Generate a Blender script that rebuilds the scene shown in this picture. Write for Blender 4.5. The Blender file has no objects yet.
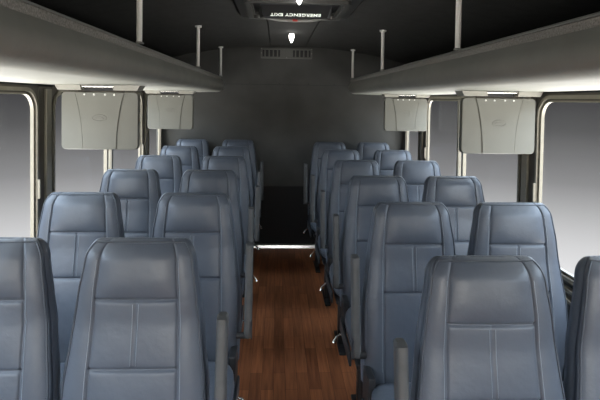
import bpy, bmesh, math, random
from mathutils import Vector, Matrix
random.seed(7)
S = bpy.context.scene
COL = S.collection
PI = math.pi
CX = 0.085          # centre line of the bus body
HW = 1.325          # half width inside
YR = 5.46           # rear wall
YF = -2.6           # windscreen end of the cabin, behind the camera
CAMZ = 1.63

# ------------------------------------------------------------------ materials
def mat(name, col, rough=.5, metal=0.0, spec=.5, noise=None, bump=None, coat=0.0, emit=None, sheen=0.0):
    """noise=(scale, amount) varies the base colour, bump=(scale, strength, detail)"""
    m = bpy.data.materials.new(name); m.use_nodes = True
    nt = m.node_tree; b = nt.nodes['Principled BSDF']
    b.inputs['Base Color'].default_value = (*col, 1)
    b.inputs['Roughness'].default_value = rough
    b.inputs['Metallic'].default_value = metal
    b.inputs['Specular IOR Level'].default_value = spec
    b.inputs['Coat Weight'].default_value = coat
    b.inputs['Sheen Weight'].default_value = sheen
    tc = nt.nodes.new('ShaderNodeTexCoord')
    if noise:
        n = nt.nodes.new('ShaderNodeTexNoise'); n.inputs['Scale'].default_value = noise[0]
        n.inputs['Detail'].default_value = 5
        nt.links.new(tc.outputs['Object'], n.inputs['Vector'])
        r = nt.nodes.new('ShaderNodeValToRGB')
        k = noise[1]
        r.color_ramp.elements[0].position = .3; r.color_ramp.elements[1].position = .7
        r.color_ramp.elements[0].color = (*[c*(1-k) for c in col], 1)
        r.color_ramp.elements[1].color = (*[min(1, c*(1+k)) for c in col], 1)
        nt.links.new(n.outputs['Fac'], r.inputs['Fac']); nt.links.new(r.outputs['Color'], b.inputs['Base Color'])
    if bump:
        n = nt.nodes.new('ShaderNodeTexNoise'); n.inputs['Scale'].default_value = bump[0]
        n.inputs['Detail'].default_value = bump[2]
        nt.links.new(tc.outputs['Object'], n.inputs['Vector'])
        bp = nt.nodes.new('ShaderNodeBump'); bp.inputs['Strength'].default_value = bump[1]
        bp.inputs['Distance'].default_value = .004
        nt.links.new(n.outputs['Fac'], bp.inputs['Height']); nt.links.new(bp.outputs['Normal'], b.inputs['Normal'])
    if emit:
        b.inputs['Emission Color'].default_value = (*emit[0], 1); b.inputs['Emission Strength'].default_value = emit[1]
    return m

M = {}
M['vinyl'] = mat('seat_vinyl', (.090, .104, .130), .37, spec=.5, noise=(9, .07), bump=(34, .35, 4))
M['welt'] = mat('seat_welt', (.060, .070, .088), .45)
M['thread'] = mat('seat_thread', (.24, .27, .31), .6)
M['armpad'] = mat('armrest_vinyl', (.070, .069, .068), .5, noise=(30, .1))
M['armside'] = mat('armrest_plastic', (.03, .034, .04), .45)
M['black_metal'] = mat('black_powdercoat', (.02, .02, .022), .45)
M['black'] = mat('black_rubber', (.012, .012, .013), .55)
M['steel'] = mat('bright_steel', (.75, .74, .72), .25, metal=1)
M['pole'] = mat('satin_pole', (.93, .92, .87), .34, metal=0)
M['alu'] = mat('champagne_aluminium', (.27, .25, .205), .40, metal=.3, noise=(40, .06))
M['alu_dark'] = mat('bronze_aluminium', (.085, .075, .062), .4, metal=.4)
M['rack'] = mat('rack_vinyl', (.31, .312, .272), .48, noise=(6, .08), bump=(60, .2, 3))
M['carpet'] = mat('rack_carpet', (.30, .29, .26), .95, noise=(160, .35), bump=(200, .8, 3))
M['railgrey'] = mat('rack_rail', (.30, .30, .28), .4)
M['ceiling'] = mat('ceiling_fabric', (.030, .030, .027), .85, noise=(14, .2), bump=(300, .5, 2))
M['rear'] = mat('rear_fabric', (.062, .062, .058), .8, noise=(5, .15), bump=(250, .5, 2))
M['rear_low'] = mat('rear_black', (.008, .008, .009), .7)
M['side'] = mat('side_panel', (.05, .052, .055), .6, noise=(8, .1))
M['beige'] = mat('monitor_shell', (.155, .156, .136), .42, noise=(7, .05))
M['beige_edge'] = mat('monitor_groove', (.14, .14, .12), .5)
M['bracket'] = mat('bracket_plastic', (.36, .35, .31), .4)
M['white_dot'] = mat('screw_head', (.9, .9, .86), .4)
M['grille'] = mat('vent_grille', (.10, .10, .093), .5)
M['hatch'] = mat('hatch_plastic', (.052, .052, .048), .42)
M['hatch_mid'] = mat('hatch_panel', (.012, .012, .012), .5)
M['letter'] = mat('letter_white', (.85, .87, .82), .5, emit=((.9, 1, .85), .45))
M['red'] = mat('red_plastic', (.5, .04, .03), .4)
M['lamp'] = mat('lamp_lens', (.9, .9, .9), .3, emit=((1, .98, .93), 12))
M['threshold'] = mat('threshold_metal', (.92, .90, .86), .28, metal=.9, noise=(20, .15))

def glass():
    m = bpy.data.materials.new('window_glass'); m.use_nodes = True
    nt = m.node_tree; nt.nodes.clear()
    o = nt.nodes.new('ShaderNodeOutputMaterial'); mx = nt.nodes.new('ShaderNodeMixShader')
    t = nt.nodes.new('ShaderNodeBsdfTransparent'); t.inputs['Color'].default_value = (.93, .93, .93, 1)
    g = nt.nodes.new('ShaderNodeBsdfGlossy'); g.inputs['Roughness'].default_value = .02
    g.inputs['Color'].default_value = (.5, .5, .5, 1)
    f = nt.nodes.new('ShaderNodeLayerWeight'); f.inputs['Blend'].default_value = .5
    pw = nt.nodes.new('ShaderNodeMath'); pw.operation = 'POWER'; pw.inputs[1].default_value = 5
    ml = nt.nodes.new('ShaderNodeMath'); ml.operation = 'MULTIPLY_ADD'; ml.inputs[1].default_value = .3; ml.inputs[2].default_value = .02
    nt.links.new(f.outputs['Facing'], pw.inputs[0]); nt.links.new(pw.outputs[0], ml.inputs[0])
    nt.links.new(ml.outputs[0], mx.inputs[0]); nt.links.new(t.outputs[0], mx.inputs[1])
    nt.links.new(g.outputs[0], mx.inputs[2]); nt.links.new(mx.outputs[0], o.inputs[0])
    return m
M['glass'] = glass()

def wood():
    m = bpy.data.materials.new('wood_strip_floor'); m.use_nodes = True
    nt = m.node_tree; b = nt.nodes['Principled BSDF']; L = nt.links.new
    tc = nt.nodes.new('ShaderNodeTexCoord')
    mp = nt.nodes.new('ShaderNodeMapping'); mp.inputs['Rotation'].default_value = (0, 0, PI/2)
    L(tc.outputs['Object'], mp.inputs['Vector'])
    br = nt.nodes.new('ShaderNodeTexBrick')
    br.offset = .37; br.offset_frequency = 2
    br.inputs['Color1'].default_value = (.30, .108, .048, 1)
    br.inputs['Color2'].default_value = (.52, .20, .088, 1)
    br.inputs['Mortar'].default_value = (.14, .05, .024, 1)
    br.inputs['Scale'].default_value = 1
    br.inputs['Mortar Size'].default_value = .0012
    br.inputs['Mortar Smooth'].default_value = .3
    br.inputs['Bias'].default_value = 0
    br.inputs['Brick Width'].default_value = .46
    br.inputs['Row Height'].default_value = .068
    L(mp.outputs[0], br.inputs['Vector'])
    mp2 = nt.nodes.new('ShaderNodeMapping'); mp2.inputs['Scale'].default_value = (60, 3, 1)
    L(tc.outputs['Object'], mp2.inputs['Vector'])
    n = nt.nodes.new('ShaderNodeTexNoise'); n.inputs['Scale'].default_value = 1; n.inputs['Detail'].default_value = 6
    L(mp2.outputs[0], n.inputs['Vector'])
    mx = nt.nodes.new('ShaderNodeMix'); mx.data_type = 'RGBA'; mx.blend_type = 'MULTIPLY'
    mx.inputs[0].default_value = .7
    r = nt.nodes.new('ShaderNodeValToRGB')
    r.color_ramp.elements[0].position = .3; r.color_ramp.elements[0].color = (.5, .45, .42, 1)
    r.color_ramp.elements[1].position = .7; r.color_ramp.elements[1].color = (1.25, 1.2, 1.15, 1)
    L(n.outputs['Fac'], r.inputs['Fac'])
    L(br.outputs['Color'], mx.inputs[6]); L(r.outputs['Color'], mx.inputs[7])
    L(mx.outputs[2], b.inputs['Base Color'])
    b.inputs['Roughness'].default_value = .42
    b.inputs['Specular IOR Level'].default_value = .35
    return m
M['wood'] = wood()

# ------------------------------------------------------------------ helpers
def link(name, bm, m, parent=None, smooth=False, recalc=True):
    if recalc: bmesh.ops.recalc_face_normals(bm, faces=bm.faces)
    me = bpy.data.meshes.new(name); bm.to_mesh(me); bm.free()
    me.materials.append(M[m] if isinstance(m, str) else m)
    if smooth:
        me.polygons.foreach_set('use_smooth', [True]*len(me.polygons))
        if smooth == 'angle':
            me.set_sharp_from_angle(angle=math.radians(38))
    o = bpy.data.objects.new(name, me); COL.objects.link(o)
    if parent: o.parent = parent
    return o

def tag(o, label, cat, group=None):
    o['label'] = label; o['category'] = cat
    if group: o['group'] = group
    return o

def thing(name, label, cat, loc=(0, 0, 0), group=None):
    o = bpy.data.objects.new(name, None); COL.objects.link(o); o.location = loc
    o.empty_display_size = .05
    return tag(o, label, cat, group)

def struct(o):
    o['kind'] = 'structure'; return o

def copy_tree(o, parent=None):
    c = o.copy(); COL.objects.link(c)
    if parent: c.parent = parent
    for ch in [x for x in bpy.data.objects if x.parent == o]:
        copy_tree(ch, c)
    return c

def box(bm, x0, x1, y0, y1, z0, z1, bev=0.0, seg=2):
    v = [bm.verts.new((x, y, z)) for x in (x0, x1) for y in (y0, y1) for z in (z0, z1)]
    f = [bm.faces.new([v[i] for i in q]) for q in
         ((0, 1, 3, 2), (4, 6, 7, 5), (0, 4, 5, 1), (2, 3, 7, 6), (0, 2, 6, 4), (1, 5, 7, 3))]
    bmesh.ops.recalc_face_normals(bm, faces=f)
    if bev > 0:
        es = list({e for q in f for e in q.edges})
        bmesh.ops.bevel(bm, geom=es, offset=bev, segments=seg, affect='EDGES', profile=.5)

def ring_pts(c, axis_u, axis_v, r, n):
    return [c + axis_u*(r*math.cos(2*PI*i/n)) + axis_v*(r*math.sin(2*PI*i/n)) for i in range(n)]

def tube(bm, pts, r, n=8, cap=True):
    pts = [Vector(p) for p in pts]
    rings = []; up = None
    for i, p in enumerate(pts):
        a = pts[max(0, i-1)]; b = pts[min(len(pts)-1, i+1)]
        t = (b-a).normalized()
        if up is None:
            up = t.orthogonal().normalized()
        u = (up - t*up.dot(t))
        u = u.normalized() if u.length > 1e-6 else t.orthogonal().normalized()
        up = u; w = t.cross(u)
        rr = r[i] if isinstance(r, (list, tuple)) else r
        rings.append([bm.verts.new(q) for q in ring_pts(p, u, w, rr, n)])
    for a, b in zip(rings, rings[1:]):
        for i in range(n):
            bm.faces.new((a[i], a[(i+1) % n], b[(i+1) % n], b[i]))
    if cap:
        bm.faces.new(rings[0][::-1]); bm.faces.new(rings[-1])

def prism_y(bm, prof, y0, y1):
    """closed polygon of (x, z) extruded along Y"""
    a = [bm.verts.new((x, y0, z)) for x, z in prof]
    b = [bm.verts.new((x, y1, z)) for x, z in prof]
    n = len(prof)
    for i in range(n):
        bm.faces.new((a[i], a[(i+1) % n], b[(i+1) % n], b[i]))
    bm.faces.new(a[::-1]); bm.faces.new(b)

def rrect(w0, w1, h0, h1, r, n=6):
    """rounded rectangle outline in 2D"""
    P = []
    for cx, cy, a0 in ((w1-r, h1-r, 0), (w0+r, h1-r, 90), (w0+r, h0+r, 180), (w1-r, h0+r, 270)):
        for k in range(n+1):
            a = math.radians(a0 + 90*k/n)
            P.append((cx + r*math.cos(a), cy + r*math.sin(a)))
    return P

def frame_ring(bm, outer, inner, d0, d1, to3):
    """solid ring between two outlines with the same point count, depth d0..d1"""
    n = len(outer)
    oo = [[bm.verts.new(to3(p[0], p[1], d)) for p in outer] for d in (d0, d1)]
    ii = [[bm.verts.new(to3(p[0], p[1], d)) for p in inner] for d in (d0, d1)]
    for i in range(n):
        j = (i+1) % n
        bm.faces.new((oo[0][i], oo[0][j], oo[1][j], oo[1][i]))
        bm.faces.new((ii[0][i], ii[1][i], ii[1][j], ii[0][j]))
        bm.faces.new((oo[0][i], ii[0][i], ii[0][j], oo[0][j]))
        bm.faces.new((oo[1][i], oo[1][j], ii[1][j], ii[1][i]))

# ------------------------------------------------------------------ room shell
def ceil_z(x):
    t = x - CX
    return 2.21 - .10*t*t

bm = bmesh.new(); box(bm, CX-HW, CX+HW, YF, YR, -.06, 0)
struct(link('floor', bm, 'wood'))

bm = bmesh.new()
N = 28
xs = [CX-HW-.06 + (2*HW+.12)*i/N for i in range(N+1)]
# gentle grooves between the three headliner panels
prof = [(x, ceil_z(x)) for x in xs]
for gx in (-.08, .30):
    prof = [p for p in prof if abs(p[0]-gx) > .02]
    prof += [(gx-.006, ceil_z(gx)), (gx-.003, ceil_z(gx)+.012), (gx+.003, ceil_z(gx)+.012), (gx+.006, ceil_z(gx))]
prof.sort()
prof = prof + [(xs[-1], 2.32), (xs[0], 2.32)]
prism_y(bm, prof, YF-.06, YR+.06)
struct(link('ceiling', bm, 'ceiling'))

# windows along each side: (y0, y1, has a divider)
WIN = [(-1.35, .55, False), (.72, 2.59, False), (2.83, 4.57, True), (4.87, 5.31, False)]
WZ0, WZ1 = .815, 1.635
FR = .045            # frame width outside the pane
def wall(side):
    xi = CX + side*HW; xo = xi + side*.014
    x0, x1 = min(xi, xo), max(xi, xo)
    bm = bmesh.new()
    box(bm, x0, x1, YF, YR, -.06, WZ0-FR)
    box(bm, x0, x1, YF, YR, WZ1+FR, 2.05)
    edges = [YF] + [v for w in WIN for v in (w[0]-FR, w[1]+FR)] + [YR]
    for a, b in zip(edges[::2], edges[1::2]):
        box(bm, x0, x1, a, b, WZ0-FR, WZ1+FR)
    return struct(link('wall_left' if side < 0 else 'wall_right', bm, 'side'))
wall(-1); wall(1)

bm = bmesh.new(); box(bm, CX-HW-.06, CX+HW+.06, YR, YR+.06, .672, 2.30)
rear = struct(link('wall_rear', bm, 'rear'))
bm = bmesh.new(); box(bm, CX-HW-.06, CX+HW+.06, YR+.004, YR+.06, -.06, .672)
struct(link('wall_rear_lower_panel', bm, 'rear_low', rear))
bm = bmesh.new()
prof = [(xs[0], 1.788)]
box(bm, CX-HW, CX+HW, YR-.004, YR+.01, 1.783, 1.787)
box(bm, CX-HW, CX+HW, YR-.006, YR+.01, .668, .678)
struct(link('wall_rear_joint_strip', bm, 'black', rear))
bm = bmesh.new()
for x in (-.30, .02, .34, .62):
    tube(bm, [(x, YR+.002, 1.797), (x, YR-.004, 1.797)], .006, 10)
struct(link('wall_rear_rivets', bm, 'black', rear))
bm = bmesh.new()
TP = [(YR-.045, 0), (YR-.0435, .004), (YR-.0375, .031), (YR-.033, .035), (YR, .035), (YR, 0)]   # bevelled metal threshold
a = [bm.verts.new((CX-.60, y, z)) for y, z in TP]; b = [bm.verts.new((CX+.60, y, z)) for y, z in TP]
for i in range(6):
    j = (i+1) % 6; bm.faces.new((a[i], a[j], b[j], b[i]))
bm.faces.new(a); bm.faces.new(b[::-1])
struct(link('trim_1', bm, 'threshold'))
# front bulkhead around the windscreen, behind the camera
bm = bmesh.new()
box(bm, CX-HW-.06, CX+HW+.06, YF-.06, YF, -.06, .85)
box(bm, CX-HW-.06, CX+HW+.06, YF-.06, YF, 1.98, 2.30)
box(bm, CX-HW-.06, CX-1.12, YF-.06, YF, .85, 1.98)
box(bm, CX+1.12, CX+HW+.06, YF-.06, YF, .85, 1.98)
struct(link('wall_front', bm, 'side'))

wn = 0
def window(side, y0, y1, div):
    global wn; wn += 1
    xi = CX + side*HW
    W = lambda u, v, d: (xi - side*d, u, v)     # d: how far it stands into the cabin
    rad = .085 if y1-y0 > .8 else .05
    root = bpy.data.objects.new('window_%d' % wn, None); COL.objects.link(root); struct(root)
    bm = bmesh.new()
    frame_ring(bm, rrect(y0-FR, y1+FR, WZ0-FR, WZ1+FR, .02), rrect(y0-.030, y1+.030, WZ0-.030, WZ1+.030, rad+.03), -.012, .010, W)
    link('outer_seal', bm, 'alu_dark', root, smooth='angle')
    bm = bmesh.new()
    frame_ring(bm, rrect(y0-.034, y1+.034, WZ0-.034, WZ1+.034, rad+.034), rrect(y0-.016, y1+.016, WZ0-.016, WZ1+.016, rad+.016), -.010, .020, W)
    link('window_frame', bm, 'alu', root, smooth='angle')
    bm = bmesh.new()
    frame_ring(bm, rrect(y0-.018, y1+.018, WZ0-.018, WZ1+.018, rad+.018), rrect(y0-.007, y1+.007, WZ0-.007, WZ1+.007, rad+.007), -.010, .006, W)
    link('inner_seal', bm, 'alu_dark', root, smooth='angle')
    bm = bmesh.new()
    frame_ring(bm, rrect(y0-.008, y1+.008, WZ0-.008, WZ1+.008, rad+.008), rrect(y0, y1, WZ0, WZ1, rad), -.008, .009, W)
    link('glazing_bead', bm, 'alu', root, smooth='angle')
    bm = bmesh.new()
    o = rrect(y0-.01, y1+.01, WZ0-.01, WZ1+.01, rad)
    a = [bm.verts.new(W(p[0], p[1], -.002)) for p in o]; b = [bm.verts.new(W(p[0], p[1], -.007)) for p in o]
    for i in range(len(o)):
        j = (i+1) % len(o); bm.faces.new((a[i], a[j], b[j], b[i]))
    bm.faces.new(a); bm.faces.new(b[::-1])
    link('pane', bm, 'glass', root)
    if div:
        yc = (y0+y1)/2 + .06
        for k, (a0, b0, m) in enumerate(((yc-.085, yc-.055, 'alu'), (yc-.055, yc-.035, 'alu_dark'), (yc+.02, yc+.05, 'alu'), (yc+.05, yc+.07, 'alu_dark'))):
            bm = bmesh.new()
            x0, x1 = sorted((xi - side*(-.012), xi - side*(.014 if m == 'alu' else .004)))
            box(bm, x0, x1, a0, b0, WZ0-.01, WZ1+.01, .002)
            link('mullion', bm, m, root)
    # slim pull latch on the frame
    if y1-y0 > .8 and y1 > 1:
        bm = bmesh.new()
        x0, x1 = sorted((xi - side*.02, xi - side*.034))
        box(bm, x0, x1, y1+.014, y1+.026, 1.10, 1.20, .003)
        link('latch', bm, 'alu', root)
    return root
for side in (-1, 1):
    for w in WIN: window(side, *w)

# dark pillar cover and pale channel between neighbouring windows
tn = 1
for side in (-1, 1):
    xi = CX + side*HW
    for a, b in zip(WIN, WIN[1:]):
        y0, y1 = a[1]+FR+.004, b[0]-FR-.004
        tn += 1
        root = bpy.data.objects.new('trim_%d' % tn, None); COL.objects.link(root); struct(root)
        bm = bmesh.new(); x0, x1 = sorted((xi+side*.001, xi-side*.012)); box(bm, x0, x1, y0, y1, WZ0-.05, WZ1+.045, .003)
        link('cover_panel', bm, 'alu_dark', root)
        bm = bmesh.new(); ym = y0 + (y1-y0)*.42
        x0, x1 = sorted((xi-side*.010, xi-side*.026)); box(bm, x0, x1, ym, ym+.06, WZ0-.05, WZ1+.03, .003)
        link('channel', bm, 'alu', root)
# ledge rails below the windows, light coves above
for side in (-1, 1):
    xi = CX + side*HW
    for z0, z1, d, m in ((.735, .752, .03, 'alu'), (.695, .712, .045, 'alu')):
        tn += 1
        bm = bmesh.new(); x0, x1 = sorted((xi+side*.001, xi-side*d)); box(bm, x0, x1, YF, YR, z0, z1, .003)
        struct(link('trim_%d' % tn, bm, m))
    tn += 1
    bm = bmesh.new(); x0, x1 = sorted((xi+side*.001, xi-side*.030)); box(bm, x0, x1, YF, YR, 1.998, 2.028, .004)
    struct(link('trim_%d' % tn, bm, 'pole'))

# ------------------------------------------------------------------ luggage racks
def rack(side):
    t = thing('luggage_rack', 'long grey padded luggage rack with carpeted lip above the %s windows' % ('left' if side < 0 else 'right'),
              'luggage rack', (CX + .012 + side*.69, 2.2, 1.686), 'overhead luggage racks')
    P = [(1.309, 1.688), (1.10, 1.688), (.90, 1.690), (.78, 1.693)]
    # padded bullnose
    arc = []
    cx, cz, rx, rz = .735, 1.757, .076, .064
    for k in range(13):
        a = math.radians(270 - 118*k/12)
        arc.append((cx + rx*math.cos(a), cz + rz*math.sin(a)))
    P += arc
    P += [(.680, 1.812), (.690, 1.826), (.705, 1.826), (.72, 1.80), (.74, 1.757), (1.309, 1.757)]
    bm = bmesh.new(); prism_y(bm, [(side*(p[0]-.69), p[1]-1.686) for p in P], YF+.5-2.2, 5.31-2.2)
    link('padded_shelf', bm, 'rack', t, smooth='angle')
    bm = bmesh.new()
    prism_y(bm, [(side*(p[0]-.69), p[1]-1.686) for p in ((.6835, 1.819), (.682, 1.842), (.686, 1.847), (.706, 1.847), (.710, 1.825))], YF+.5-2.2, 5.315-2.2)
    link('carpet_lip', bm, 'carpet', t, smooth='angle')
    bm = bmesh.new()
    prism_y(bm, [(side*(p[0]-.69), p[1]-1.686) for p in ((.690, 1.8475), (.690, 1.852), (.694, 1.856), (.704, 1.856), (.706, 1.8475))], YF+.5-2.2, 5.31-2.2)
    link('lip_rail', bm, 'railgrey', t, smooth='angle')
    return t
rack(-1); rack(1)

POST = [(2.17, 'nearest of its three'), (3.75, 'middle of its three'), (5.24, 'farthest of its three')]
for side in (-1, 1):
    for y, wh in POST:
        x = CX + .014 + side*(.69)
        zt = ceil_z(x)
        t = thing('support_post', 'slim bright metal post on the %s luggage rack, %s' % ('left' if side < 0 else 'right', wh),
                  'post', (x, y, 1.8565), 'posts between racks and ceiling')
        bm = bmesh.new(); tube(bm, [(0, 0, 0), (0, 0, zt-1.8565-.002)], .0125, 16)
        link('tube', bm, 'pole', t, smooth='angle')
        bm = bmesh.new(); tube(bm, [(0, 0, zt-1.8565-.016), (0, 0, zt-1.8565-.012), (0, 0, zt-1.8565)], [.014, .024, .026], 18)
        tube(bm, [(.018*-side, 0, zt-1.8565-.016), (.018*-side, 0, zt-1.8565-.004)], .006, 8)
        link('ceiling_flange', bm, 'pole', t, smooth='angle')
        bm = bmesh.new(); tube(bm, [(0, 0, 0), (0, 0, .008)], [.020, .016], 16)
        link('foot_collar', bm, 'railgrey', t, smooth='angle')

# ------------------------------------------------------------------ folded monitors
def monitor(x0, x1, y, label, group):
    w = x1-x0; h = .295; xc = (x0+x1)/2
    flip = 1 if xc > CX else -1
    t = thing('folding_monitor', label, 'monitor', (xc, y, 1.688), group)
    zt = -.036
    bm = bmesh.new()
    # shell with softly rounded outline, bowed mid panel
    o = rrect(-w/2, w/2, zt-h, zt, .022, 5)
    fr = [bm.verts.new((p[0]*.985, -.018, (p[1]-zt+h/2)*.985+zt-h/2)) for p in o]
    md = [bm.verts.new((p[0], -.012, p[1])) for p in o]
    bk = [bm.verts.new((p[0], .018, p[1])) for p in o]
    n = len(o)
    for A, B in ((fr, md), (md, bk)):
        for i in range(n):
            j = (i+1) % n; bm.faces.new((A[i], A[j], B[j], B[i]))
    bm.faces.new(fr); bm.faces.new(bk[::-1])
    link('shell', bm, 'beige', t, smooth='angle')
    # raised centre panel with curved sides
    def side_x(s, v):            # v 0 bottom .. 1 top
        return s*w*(.22 + .10*v*v)
    bm = bmesh.new()
    K = 14
    f1 = []; f0 = []
    outl = [(side_x(1, k/K), zt-h+.004+(h-.008)*k/K) for k in range(K+1)] + [(side_x(-1, k/K), zt-h+.004+(h-.008)*k/K) for k in range(K, -1, -1)]
    a = [bm.verts.new((p[0], -.0175, p[1])) for p in outl]
    b = [bm.verts.new((p[0]-(.003 if p[0] > 0 else -.003), -.0225, p[1])) for p in outl]
    n = len(outl)
    for i in range(n):
        j = (i+1) % n; bm.faces.new((a[i], a[j], b[j], b[i]))
    bm.faces.new(b); bm.faces.new(a[::-1])
    link('centre_panel', bm, 'beige', t)
    for s in (-1, 1):
        bm = bmesh.new()
        tube(bm, [(side_x(s, k/K)+s*.0012, -.0182, zt-h+.006+(h-.012)*k/K) for k in range(K+1)], .0013, 6)
        link('groove_line', bm, 'beige_edge', t, smooth=True)
    bm = bmesh.new()
    pts = [(.036*math.cos(2*PI*k/28), -.0226, zt-h*.45+.016*math.sin(2*PI*k/28)) for k in range(29)]
    tube(bm, pts, .0014, 6, cap=False)
    tube(bm, [(.020*math.cos(PI*k/12), -.0226, zt-h*.45-.004+.008*math.sin(PI*k/12)) for k in range(13)], .0011, 6)
    link('oval_emblem', bm, 'beige', t, smooth=True)
    for dx in (-.075, -.028, .028, .075):
        bm = bmesh.new(); tube(bm, [(dx, -.0225, zt-.013), (dx, -.0265, zt-.013)], [.0055, .0045], 10)
        link('screw', bm, 'white_dot', t, smooth='angle')
    # hinge and ceiling bracket under the rack
    bm = bmesh.new(); tube(bm, [(-w*.30, 0, zt+.004), (w*.30, 0, zt+.004)], .0075, 10)
    link('hinge', bm, 'alu_dark', t, smooth='angle')
    bm = bmesh.new()
    bw = w/2 + .018
    top = [(-bw, -.055), (-.085, -.060), (-.085, -.012), (.085, -.012), (.085, -.060), (bw, -.055), (bw, .05), (-bw, .05)]
    a = [bm.verts.new((p[0]*.93, p[1], zt+.009)) for p in top]; b = [bm.verts.new((p[0], p[1], -.001)) for p in top]
    n = len(top)
    for i in range(n):
        j = (i+1) % n; bm.faces.new((a[i], a[j], b[j], b[i]))
    bm.faces.new(a[::-1]); bm.faces.new(b)
    link('bracket', bm, 'bracket', t)
    bm = bmesh.new(); box(bm, -.083, .083, -.052, -.012, -.012, -.004, .002)
    link('latch_plate', bm, 'steel', t)
    bm = bmesh.new(); box(bm, -.083, .083, -.014, -.008, zt+.006, -.012)
    link('latch_slot', bm, 'black', t)
    return t
G = 'folded monitors under the racks'
monitor(-1.100, -.712, 2.62, 'nearer grey-beige folded monitor with oval emblem hanging under the left rack', G)
monitor(-1.110, -.724, 4.36, 'farther grey-beige folded monitor under the far end of left rack', G)
monitor(.970, 1.366, 2.60, 'nearer grey-beige folded monitor with oval emblem hanging under the right rack', G)
monitor(.966, 1.352, 4.47, 'farther grey-beige folded monitor under the far end of right rack', G)

# ------------------------------------------------------------------ seats
ZT = 1.185
def lerp_tab(tab, z):
    if z <= tab[0][0]: return tab[0][1]
    for (a, va), (b, vb) in zip(tab, tab[1:]):
        if z <= b:
            t = (z-a)/(b-a); t = t*t*(3-2*t)*.35 + t*.65
            return va+(vb-va)*t
    return tab[-1][1]
HWT = [(.44, .220), (.55, .2225), (.66, .2235), (.76, .2215), (.91, .203), (1.02, .189), (1.12, .1725), (1.188, .161)]
DEP = [(.44, .062), (.80, .058), (1.05, .050), (1.188, .046)]      # half depth
RA, RB = .030, .052
NEXP = 3.7
SEAMZ = (1.016, .818)
KS = .64
def back_section(z, shrink_a=0, shrink_b=0):
    a = lerp_tab(HWT, z) - shrink_a
    b = lerp_tab(DEP, z) - shrink_b
    base = -.095*(ZT-z)/(ZT-.5)
    lum = -.012*math.sin(max(0, min(1, (z-.5)/.45))*PI)
    head = -.008*math.sin(max(0, min(1, (z-.95)/.25))*PI)
    yc = base + lum + head + lerp_tab(DEP, z)      # front plane sits at y=base
    return a, b, yc
def front_y(f, z, sa=0, sb=0, extra=0):
    a, b, yc = back_section(z, sa, sb)
    ks = .675 - .085*max(0, min(1, (1.13-z)/.37))     # seams stay near parallel while the back widens
    g = abs(f)*ks/KS if abs(f) < KS else ks + (abs(f)-KS)*(1-ks)/(1-KS)
    g = math.copysign(g, f)
    y = yc - b*max(0, 1-abs(g)**NEXP)**(1/NEXP)
    return a*g, y - disp(f, a, z)*(1 if sb == 0 else max(0, 1-sb/RB)) - extra
def disp(f, a, z):
    af = abs(f); x = af*a; g = 0
    w = 1 if af < .93 else max(0, (1-af)/.07)
    g -= .004*math.exp(-(((af-KS)*a)/.003)**2)
    if af < KS + .01:
        for s in SEAMZ:
            g -= .0075*math.exp(-((z-s)/.0042)**2)
        lims = (ZT+.02, SEAMZ[0], SEAMZ[1], .50)
        for hi, lo in zip(lims, lims[1:]):
            if lo < z <= hi:
                u = min(1, af/KS); v = 2*(z-lo)/(hi-lo)-1
                g += (.013 if hi > 1.1 else .004)*(1-u**4)*(1-abs(v)**4)
        if SEAMZ[1] < z < SEAMZ[0]:
            g -= .003*math.exp(-(x/.0035)**2)
    else:
        u = (af-KS)/(1-KS)
        g += .0035*math.sin(PI*min(1, u*1.15))**.8 if u < .86 else 0
        g += 0
    return g*w
def hashn(i, j):
    v = math.sin(i*12.9898+j*78.233)*43758.5453
    return v-math.floor(v)
fs = sorted(set([round(v, 4) for v in
     [-.985, -.955, -.92, -.88, -.82, -.76, -.71, -.675, -.66, -.648, -.64, -.632, -.62, -.605, -.57, -.5, -.4, -.3, -.2, -.12, -.07, -.04, -.02, 0]] +
     [round(-v, 4) for v in [-.985, -.955, -.92, -.88, -.82, -.76, -.71, -.675, -.66, -.648, -.64, -.632, -.62, -.605, -.57, -.5, -.4, -.3, -.2, -.12, -.07, -.04, -.02, 0]]))
zs = []
z = .44
while z < ZT - RB:
    zs.append(z); z += .02
for s in SEAMZ:
    zs = [q for q in zs if abs(q-s) > .014]
    zs += [s-.012, s-.007, s-.0035, s, s+.0035, s+.007, s+.012]
zs.sort()
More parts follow.
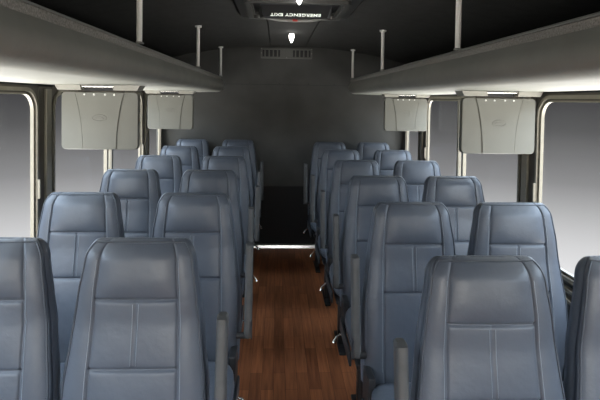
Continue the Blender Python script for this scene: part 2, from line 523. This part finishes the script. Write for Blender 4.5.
def build_backrest():
    bm = bmesh.new(); rings = []
    levels = [(q, 0, 0) for q in zs]
    for k in range(0, 9):
        a = math.radians(90*k/9)
        levels.append((ZT-RB+RB*math.sin(a), RA*(1-math.cos(a)), RB*(1-math.cos(a))*.86))
    levels.append((ZT, RA, RB*.86))
    for li, (z, sa, sb) in enumerate(levels):
        a, b, yc = back_section(z, sa, sb); ring = []
        for f in fs:
            x, y = front_y(f, z, sa, sb)
            if z > ZT-.045:                      # slight gathers along the crown
                kz = (z-(ZT-.045))/.045
                y += kz*.0022*(hashn(round(f*40), 3)-.5)
            ring.append(bm.verts.new((x, y, z)))
        for k in range(1, 8):                    # right side, around to the back
            ph = PI/2 - (PI)*k/8
            c, s_ = math.cos(ph), math.sin(ph)
            x = a*abs(c)**(2/NEXP); y = yc - b*math.copysign(abs(s_)**(2/NEXP), s_)
            if k <= 1: continue
            ring.append(bm.verts.new((x, y, z)))
        for f in [.8, .5, .2, -.2, -.5, -.8]:
            ring.append(bm.verts.new((a*f, yc + b*(1-abs(f)**NEXP)**(1/NEXP), z)))
        for k in range(7, 0, -1):
            if k <= 1: continue
            ph = PI/2 - (PI)*k/8
            c, s_ = math.cos(ph), math.sin(ph)
            x = -a*abs(c)**(2/NEXP); y = yc - b*math.copysign(abs(s_)**(2/NEXP), s_)
            ring.append(bm.verts.new((x, y, z)))
        rings.append(ring)
    n = len(rings[0])
    for A, B in zip(rings, rings[1:]):
        for i in range(n):
            j = (i+1) % n
            bm.faces.new((A[i], A[j], B[j], B[i]))
    # crown: bridge front row to back row
    top = rings[-1]; c = bm.verts.new((0, sum(v.co.y for v in top)/n, ZT+.0015))
    for i in range(n):
        bm.faces.new((top[i], top[(i+1) % n], c))
    bm.faces.new(rings[0][::-1])
    return bm

def surf_line(f, z0, z1, step=.02, off=.0006):
    pts = []; k = max(2, int(abs(z1-z0)/step))
    for i in range(k+1):
        z = z0+(z1-z0)*i/k
        ff = f(z) if callable(f) else f
        x, y = front_y(ff, z); pts.append((x, y-off, z))
    return pts

def rounded_block(bm, a, b, c, cx, cy, cz, n=4.0, nu=40, nv=18, fn=None):
    """superellipsoid cushion, half sizes a, b, c"""
    rows = []
    sp = lambda v, e: math.copysign(abs(v)**e, v)
    for j in range(nv+1):
        th = -PI/2 + PI*j/nv; row = []
        for i in range(nu):
            ph = 2*PI*i/nu
            ce, se = sp(math.cos(th), 2/3.2), sp(math.sin(th), 2/3.2)
            x = a*ce*sp(math.cos(ph), 2/n); y = b*ce*sp(math.sin(ph), 2/n); z = c*se
            if fn: x, y, z = fn(x, y, z)
            row.append(bm.verts.new((cx+x, cy+y, cz+z)))
        rows.append(row)
    for A, B in zip(rows, rows[1:]):
        for i in range(nu):
            bm.faces.new((A[i], A[(i+1) % nu], B[(i+1) % nu], B[i]))
    bmesh.ops.remove_doubles(bm, verts=bm.verts, dist=1e-5)

def make_seat(arm):
    """arm: 0 none, +1 armrest on the +x side, -1 on the -x side"""
    t = thing('passenger_seat', 'seat', 'seat')
    back = link('backrest', build_backrest(), 'vinyl', t, smooth=True)
    bm = bmesh.new()
    FP = .945
    left = surf_line(-FP, .46, ZT-RB, .02, .002); right = surf_line(FP, ZT-RB, .46, .02, .002)
    crown = []
    def crown_pt(f, a):
        z = ZT-RB+RB*math.sin(a); sa, sb = RA*(1-math.cos(a)), RB*(1-math.cos(a))*.86
        x, y = front_y(f, z, sa, sb); return (x, y-.001, z)
    A1 = math.radians(62)
    for k in range(1, 6): crown.append(crown_pt(-FP + .02*k/5, A1*k/5))
    for k in range(1, 16): crown.append(crown_pt(-FP+.02+(2*FP-.04)*k/16, A1))
    for k in range(5, 0, -1): crown.append(crown_pt(FP - .02*k/5, A1*k/5))
    tube(bm, left+crown+right, .0030, 6)
    link('welt', bm, 'welt', back, smooth=True)
    bm = bmesh.new()
    for s in (-1, 1):
        d = .0085
        tube(bm, surf_line(lambda z: s*(KS + d/lerp_tab(HWT, z)), .50, ZT-RB, .03, .0004), .0010, 5)
    for s in (-1, 1):
        tube(bm, surf_line(lambda z: s*(.0085/lerp_tab(HWT, z)), SEAMZ[1]+.012, SEAMZ[0]-.012, .03, .0004), .0010, 5)
    link('stitching', bm, 'thread', back, smooth=True)
    # hard shell at the back of the seat
    # cushion
    bm = bmesh.new()
    def shape(x, y, z):
        if z > 0: z += .012*math.exp(-((abs(x)-.19)/.05)**2)      # bolsters
        if y < -.15 and z < 0: z *= 1.1
        return x, y, z
    rounded_block(bm, .219, .245, .068, 0, -.36, .437, fn=shape)
    cu = link('seat_cushion', bm, 'vinyl', t, smooth=True)
    bm = bmesh.new()
    pts = [(.2185*math.copysign(abs(math.cos(p))**.5, math.cos(p)), -.36+.2455*math.copysign(abs(math.sin(p))**.5, math.sin(p)), .437) for p in [2*PI*i/48 for i in range(49)]]
    tube(bm, pts, .003, 6, cap=False)
    link('welt', bm, 'welt', cu, smooth=True)
    # frame under the cushion
    bm = bmesh.new()
    box(bm, -.20, .20, -.56, -.14, .345, .372, .006)
    box(bm, -.215, -.185, -.18, -.05, .34, .52, .006); box(bm, .185, .215, -.18, -.05, .34, .52, .006)
    link('seat_frame', bm, 'black_metal', t)
    for sx in (-1, 1):
        bm = bmesh.new()
        x = sx*.15
        box(bm, x-.018, x+.018, -.40, -.35, .012, .346, .005)
        box(bm, x-.022, x+.022, -.52, -.20, 0, .016, .004)
        tube(bm, [(x, -.37, .20), (x, -.20, .345)], .012, 8)
        link('leg', bm, 'black_metal', t, smooth='angle')
    if arm:
        s = arm
        ax = s*(.260 if s > 0 else .250)
        bm = bmesh.new()
        # pad runs up beside the backrest: rounded section, narrowing a little to the tip
        P = [(-.118, .545), (-.085, .68), (-.048, .82), (-.012, .955)]
        rings = []
        for k in range(17):
            u = k/16; z = .545+.442*u; y = -.085 + .075*u
            e = 1 if 0 < k < 16 else .72
            hw = (.0185 - .001*u)*e; hd = (.032-.006*u)*e
            zz = z + {0: .020, 16: -.022}.get(k, 0)
            rings.append([bm.verts.new((ax+hw*math.copysign(abs(math.cos(p))**.6, math.cos(p)), y+hd*math.copysign(abs(math.sin(p))**.6, math.sin(p)), zz)) for p in [2*PI*i/20 for i in range(20)]])
        for A, B in zip(rings, rings[1:]):
            for i in range(20): bm.faces.new((A[i], A[(i+1) % 20], B[(i+1) % 20], B[i]))
        bm.faces.new(rings[0][::-1]); bm.faces.new(rings[-1])
        ar = link('armrest', bm, 'armpad', t, smooth='angle')
        bm = bmesh.new()
        box(bm, ax+s*.0165-.003, ax+s*.0165+.003, -.118, -.088, .56, .64, .002)
        bmesh.ops.translate(bm, verts=bm.verts, vec=(0, .012, 0))
        link('side_plate', bm, 'armside', ar)
        bm = bmesh.new()
        tube(bm, [(s*.21, -.095, .575), (ax, -.095, .575)], .014, 12)
        link('armrest_pivot', bm, 'black_metal', t, smooth='angle')
        bm = bmesh.new()
        tube(bm, [(s*.20, -.14, .33), (s*.245, -.145, .315), (s*.262, -.16, .295), (s*.266, -.168, .282)], [.006, .006, .008, .010], 8)
        link('recline_lever', bm, 'steel', t, smooth='angle')
        bm = bmesh.new()
        box(bm, s*.222-.006, s*.222+.006, -.50, -.10, .33, .40, .005)
        link('side_cover', bm, 'armside', t)
    return t

LX = {'window': [-.874, -.889, -.888, -.896, -.888, -.900], 'aisle': [-.418, -.377, -.410, -.400, -.414, -.411]}
RX = {'window': [1.048, 1.046, 1.050, 1.046, 1.042, 1.015], 'aisle': [.600, .592, .599, .592, .572, .553]}
ORD = ['nearest', 'second nearest', 'third nearest', 'fourth nearest', 'fifth nearest', 'farthest']
protoL = make_seat(1); protoR = make_seat(-1); protoW = make_seat(0)
used = set()
for sname, XS, y0, pa in (('left', LX, .782, protoL), ('right', RX, .602, protoR)):
    for kind in ('aisle', 'window'):
        p = pa if kind == 'aisle' else protoW
        for k in range(6):
            o = p if p.name not in used else copy_tree(p)
            used.add(p.name)
            o.location = (XS[kind][k], y0+.76*(k+1), 0)
            j = random.uniform(-1, 1)
            o.rotation_euler = (0, 0, math.radians(j*.5))
            if kind == 'aisle':
                o['label'] = 'blue-grey vinyl seat with raised armrest, %s of the column bordering aisle on %s' % (ORD[k], sname)
            else:
                o['label'] = 'blue-grey vinyl seat without armrest, %s of the column along the %s windows' % (ORD[k], sname)
            o['group'] = '%s seats in the %s column' % (kind, sname)

# ------------------------------------------------------------------ ceiling lights
for x, y, lab in ((.108, 2.63, 'small glowing ceiling lamp on the near side of the emergency hatch'),
                  (.118, 4.40, 'small glowing ceiling lamp between the emergency hatch and rear vent')):
    z = ceil_z(x)
    t = thing('ceiling_lamp', lab, 'lamp', (x, y, z), 'small ceiling lamps')
    bm = bmesh.new(); tube(bm, [(0, 0, 0), (0, 0, -.008)], [.034, .030], 20)
    link('base_ring', bm, 'hatch', t, smooth='angle')
    bm = bmesh.new(); tube(bm, [(0, 0, -.007), (0, 0, -.025), (0, 0, -.045), (0, 0, -.062), (0, 0, -.078), (0, 0, -.085)], [.018, .022, .020, .015, .008, .003], 16)
    link('lens', bm, 'lamp', t, smooth=True)

# ------------------------------------------------------------------ emergency hatch
hx, hy = .108, 3.06
hz = ceil_z(hx)-.002
t = thing('emergency_hatch', 'dark square roof hatch with EMERGENCY EXIT lettering set in the ceiling', 'hatch', (hx, hy, hz))
XY = lambda u, v, d: (u, v, -d)
bm = bmesh.new()
frame_ring(bm, rrect(-.355, .355, -.34, .34, .03), rrect(-.26, .26, -.25, .25, .03), -.004, .028, XY)
o = rrect(-.355, .355, -.34, .34, .03)
link('frame', bm, 'hatch', t)
bm = bmesh.new()
frame_ring(bm, rrect(-.30, .30, -.29, .29, .03), rrect(-.268, .268, -.258, .258, .03), .027, .050, XY)
link('inner_lip', bm, 'hatch', t)
bm = bmesh.new(); box(bm, -.262, .262, -.252, .252, -.012, -.004)
link('lid', bm, 'hatch_mid', t)
# sloped sign housing
bm = bmesh.new()
A = [(-.215, -.03, -.012), (.215, -.03, -.012), (.235, .19, -.012), (-.235, .19, -.012)]
B = [(-.20, .10, -.062), (.20, .10, -.062), (.225, .17, -.062), (-.225, .17, -.062)]
a = [bm.verts.new(p) for p in A]; b = [bm.verts.new(p) for p in B]
for i in range(4):
    j = (i+1) % 4; bm.faces.new((a[i], a[j], b[j], b[i]))
bm.faces.new(a[::-1]); bm.faces.new(b)
sg = link('sign_housing', bm, 'hatch_mid', t)
# lettering read from the seats, so it stands on its head from the front
cu = bpy.data.curves.new('lettering', 'FONT'); cu.body = 'EMERGENCY EXIT'; cu.size = .046; cu.align_x = 'CENTER'; cu.align_y = 'CENTER'
cu.extrude = .0008; cu.offset = .0011; cu.space_character = 1.06
to = bpy.data.objects.new('tmp', cu); COL.objects.link(to)
bpy.context.view_layer.update()
me = bpy.data.meshes.new_from_object(to); bpy.data.objects.remove(to)
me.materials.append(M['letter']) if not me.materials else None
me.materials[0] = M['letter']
xsv = [v.co.x for v in me.vertices]; wtxt = max(xsv)-min(xsv)
sc = .315/wtxt
# plane of the sloped face: direction from A front edge to B front edge
d = Vector((0, .13, -.05)).normalized()       # goes away from the camera and down
nrm = Vector((0, -.05, -.13)).normalized()    # faces camera and down
# upside down for the camera: text up = the direction that goes down the picture
up = d; right = up.cross(nrm)
mid = Vector((0, .072, -.012-.05*(.102/.13)))
R = Matrix((right, up, nrm)).transposed()
for v in me.vertices:
    v.co = mid + nrm*.0012 + R @ Vector((v.co.x*sc, v.co.y*1.0, v.co.z))
lo = bpy.data.objects.new('lettering', me); COL.objects.link(lo); lo.parent = sg
# curved release bar with red tab
bm = bmesh.new()
tube(bm, [(-.24, .20, -.045), (-.17, .205, -.052), (-.10, .20, -.066), (0, .195, -.070), (.10, .20, -.066), (.17, .205, -.052), (.24, .20, -.045)], .010, 10)
link('release_bar', bm, 'railgrey', t, smooth='angle')
bm = bmesh.new(); box(bm, -.016, .016, .176, .190, -.076, -.064, .002)
link('release_tab', bm, 'red', t)

# ------------------------------------------------------------------ rear vent
t = thing('air_vent', 'dark slotted air vent mounted high on the rear wall', 'vent', (.095, YR, 2.125))
bm = bmesh.new()
to3 = lambda u, v, d: (u, -d, v)
frame_ring(bm, rrect(-.28, .28, -.055, .055, .008, 3), rrect(-.262, .262, -.038, .038, .004, 3), -.002, .030, to3)
box(bm, -.07, .07, -.028, .0, -.040, .040, .002)
link('housing', bm, 'grille', t)
bm = bmesh.new(); box(bm, -.264, .264, -.006, .0, -.040, .040)
link('backing', bm, 'black', t)
for s in (-1, 1):
    for k in range(4):
        bm = bmesh.new(); x = s*(.098+.045*k)
        box(bm, x-.007, x+.007, -.024, -.004, -.039, .039, .002)
        link('slat', bm, 'grille', t)
for x, z in ((-.271, .047), (-.271, 0), (.271, 0), (.271, .047), (.0, -.047)):
    bm = bmesh.new(); tube(bm, [(x, -.029, z), (x, -.033, z)], .005, 8)
    link('screw', bm, 'railgrey', t, smooth='angle')

# ------------------------------------------------------------------ camera
cam = bpy.data.cameras.new('camera'); co = bpy.data.objects.new('camera', cam); COL.objects.link(co)
cam.sensor_fit = 'HORIZONTAL'; cam.sensor_width = 36; cam.lens = 30
cam.shift_y = -85.7/600
cam.clip_start = .02
yaw, pit, roll = .046, .03, .015
F = Vector((math.sin(yaw)*math.cos(pit), math.cos(yaw)*math.cos(pit), -math.sin(pit)))
R0 = Vector((math.cos(yaw), -math.sin(yaw), 0)); U0 = R0.cross(F)
Rr = R0*math.cos(roll) + U0*math.sin(roll); Uu = U0*math.cos(roll) - R0*math.sin(roll)
m4 = Matrix((Rr, Uu, -F)).transposed().to_4x4(); m4.translation = (0, 0, CAMZ)
co.matrix_world = m4
S.camera = co

# ------------------------------------------------------------------ world: overcast sky over bright open ground
w = bpy.data.worlds.new('world'); S.world = w; w.use_nodes = True
nt = w.node_tree; nt.nodes.clear(); L = nt.links.new
out = nt.nodes.new('ShaderNodeOutputWorld'); bg = nt.nodes.new('ShaderNodeBackground')
tc = nt.nodes.new('ShaderNodeTexCoord'); sx = nt.nodes.new('ShaderNodeSeparateXYZ')
mr = nt.nodes.new('ShaderNodeMapRange'); mr.inputs['From Min'].default_value = -1; mr.inputs['From Max'].default_value = 1
rp = nt.nodes.new('ShaderNodeValToRGB')
L(tc.outputs['Generated'], sx.inputs[0]); L(sx.outputs['Z'], mr.inputs['Value']); L(mr.outputs[0], rp.inputs['Fac'])
SC = 14.0
stops = [(-1, (14, 13.8, 13.2)), (-.5, (11, 10.8, 10.4)), (-.36, (2.0, 2.0, 1.95)), (-.30, (1.02, 1.02, 1.03)), (-.24, (.80, .80, .81)), (-.14, (.33, .33, .335)),
         (-.05, (.125, .125, .128)), (0, (.078, .078, .082)), (.05, (.075, .077, .085)), (.12, (2.0, 2.2, 2.6)), (.3, (5.6, 6.9, 8.2)), (1, (6.5, 7.8, 9.2))]
cr = rp.color_ramp
while len(cr.elements) < len(stops): cr.elements.new(.5)
for e, (zz, c) in zip(cr.elements, stops):
    e.position = (zz+1)/2; e.color = (*[v/SC for v in c], 1)
bg.inputs['Strength'].default_value = SC
# added warm glow, unseen beyond the windscreen, to front-light seats and posts
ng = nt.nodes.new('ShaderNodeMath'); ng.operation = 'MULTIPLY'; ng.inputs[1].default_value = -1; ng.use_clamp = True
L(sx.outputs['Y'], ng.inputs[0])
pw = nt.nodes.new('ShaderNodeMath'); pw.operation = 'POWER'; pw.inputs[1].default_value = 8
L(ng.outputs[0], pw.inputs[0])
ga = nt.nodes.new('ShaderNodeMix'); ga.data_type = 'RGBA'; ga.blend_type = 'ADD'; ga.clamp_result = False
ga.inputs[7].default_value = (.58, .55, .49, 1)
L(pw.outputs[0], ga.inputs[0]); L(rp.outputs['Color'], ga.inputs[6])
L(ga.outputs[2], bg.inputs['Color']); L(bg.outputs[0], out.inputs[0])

# ------------------------------------------------------------------ colour management / render hints
S.view_settings.view_transform = 'Standard'; S.view_settings.look = 'None'
S.view_settings.gamma = 1; S.view_settings.exposure = 0.0; S.view_settings.use_curve_mapping = False
S.cycles.use_denoising = True
S.cycles.max_bounces = 8; S.cycles.diffuse_bounces = 4; S.cycles.transparent_max_bounces = 12
S.cycles.sample_clamp_indirect = 6
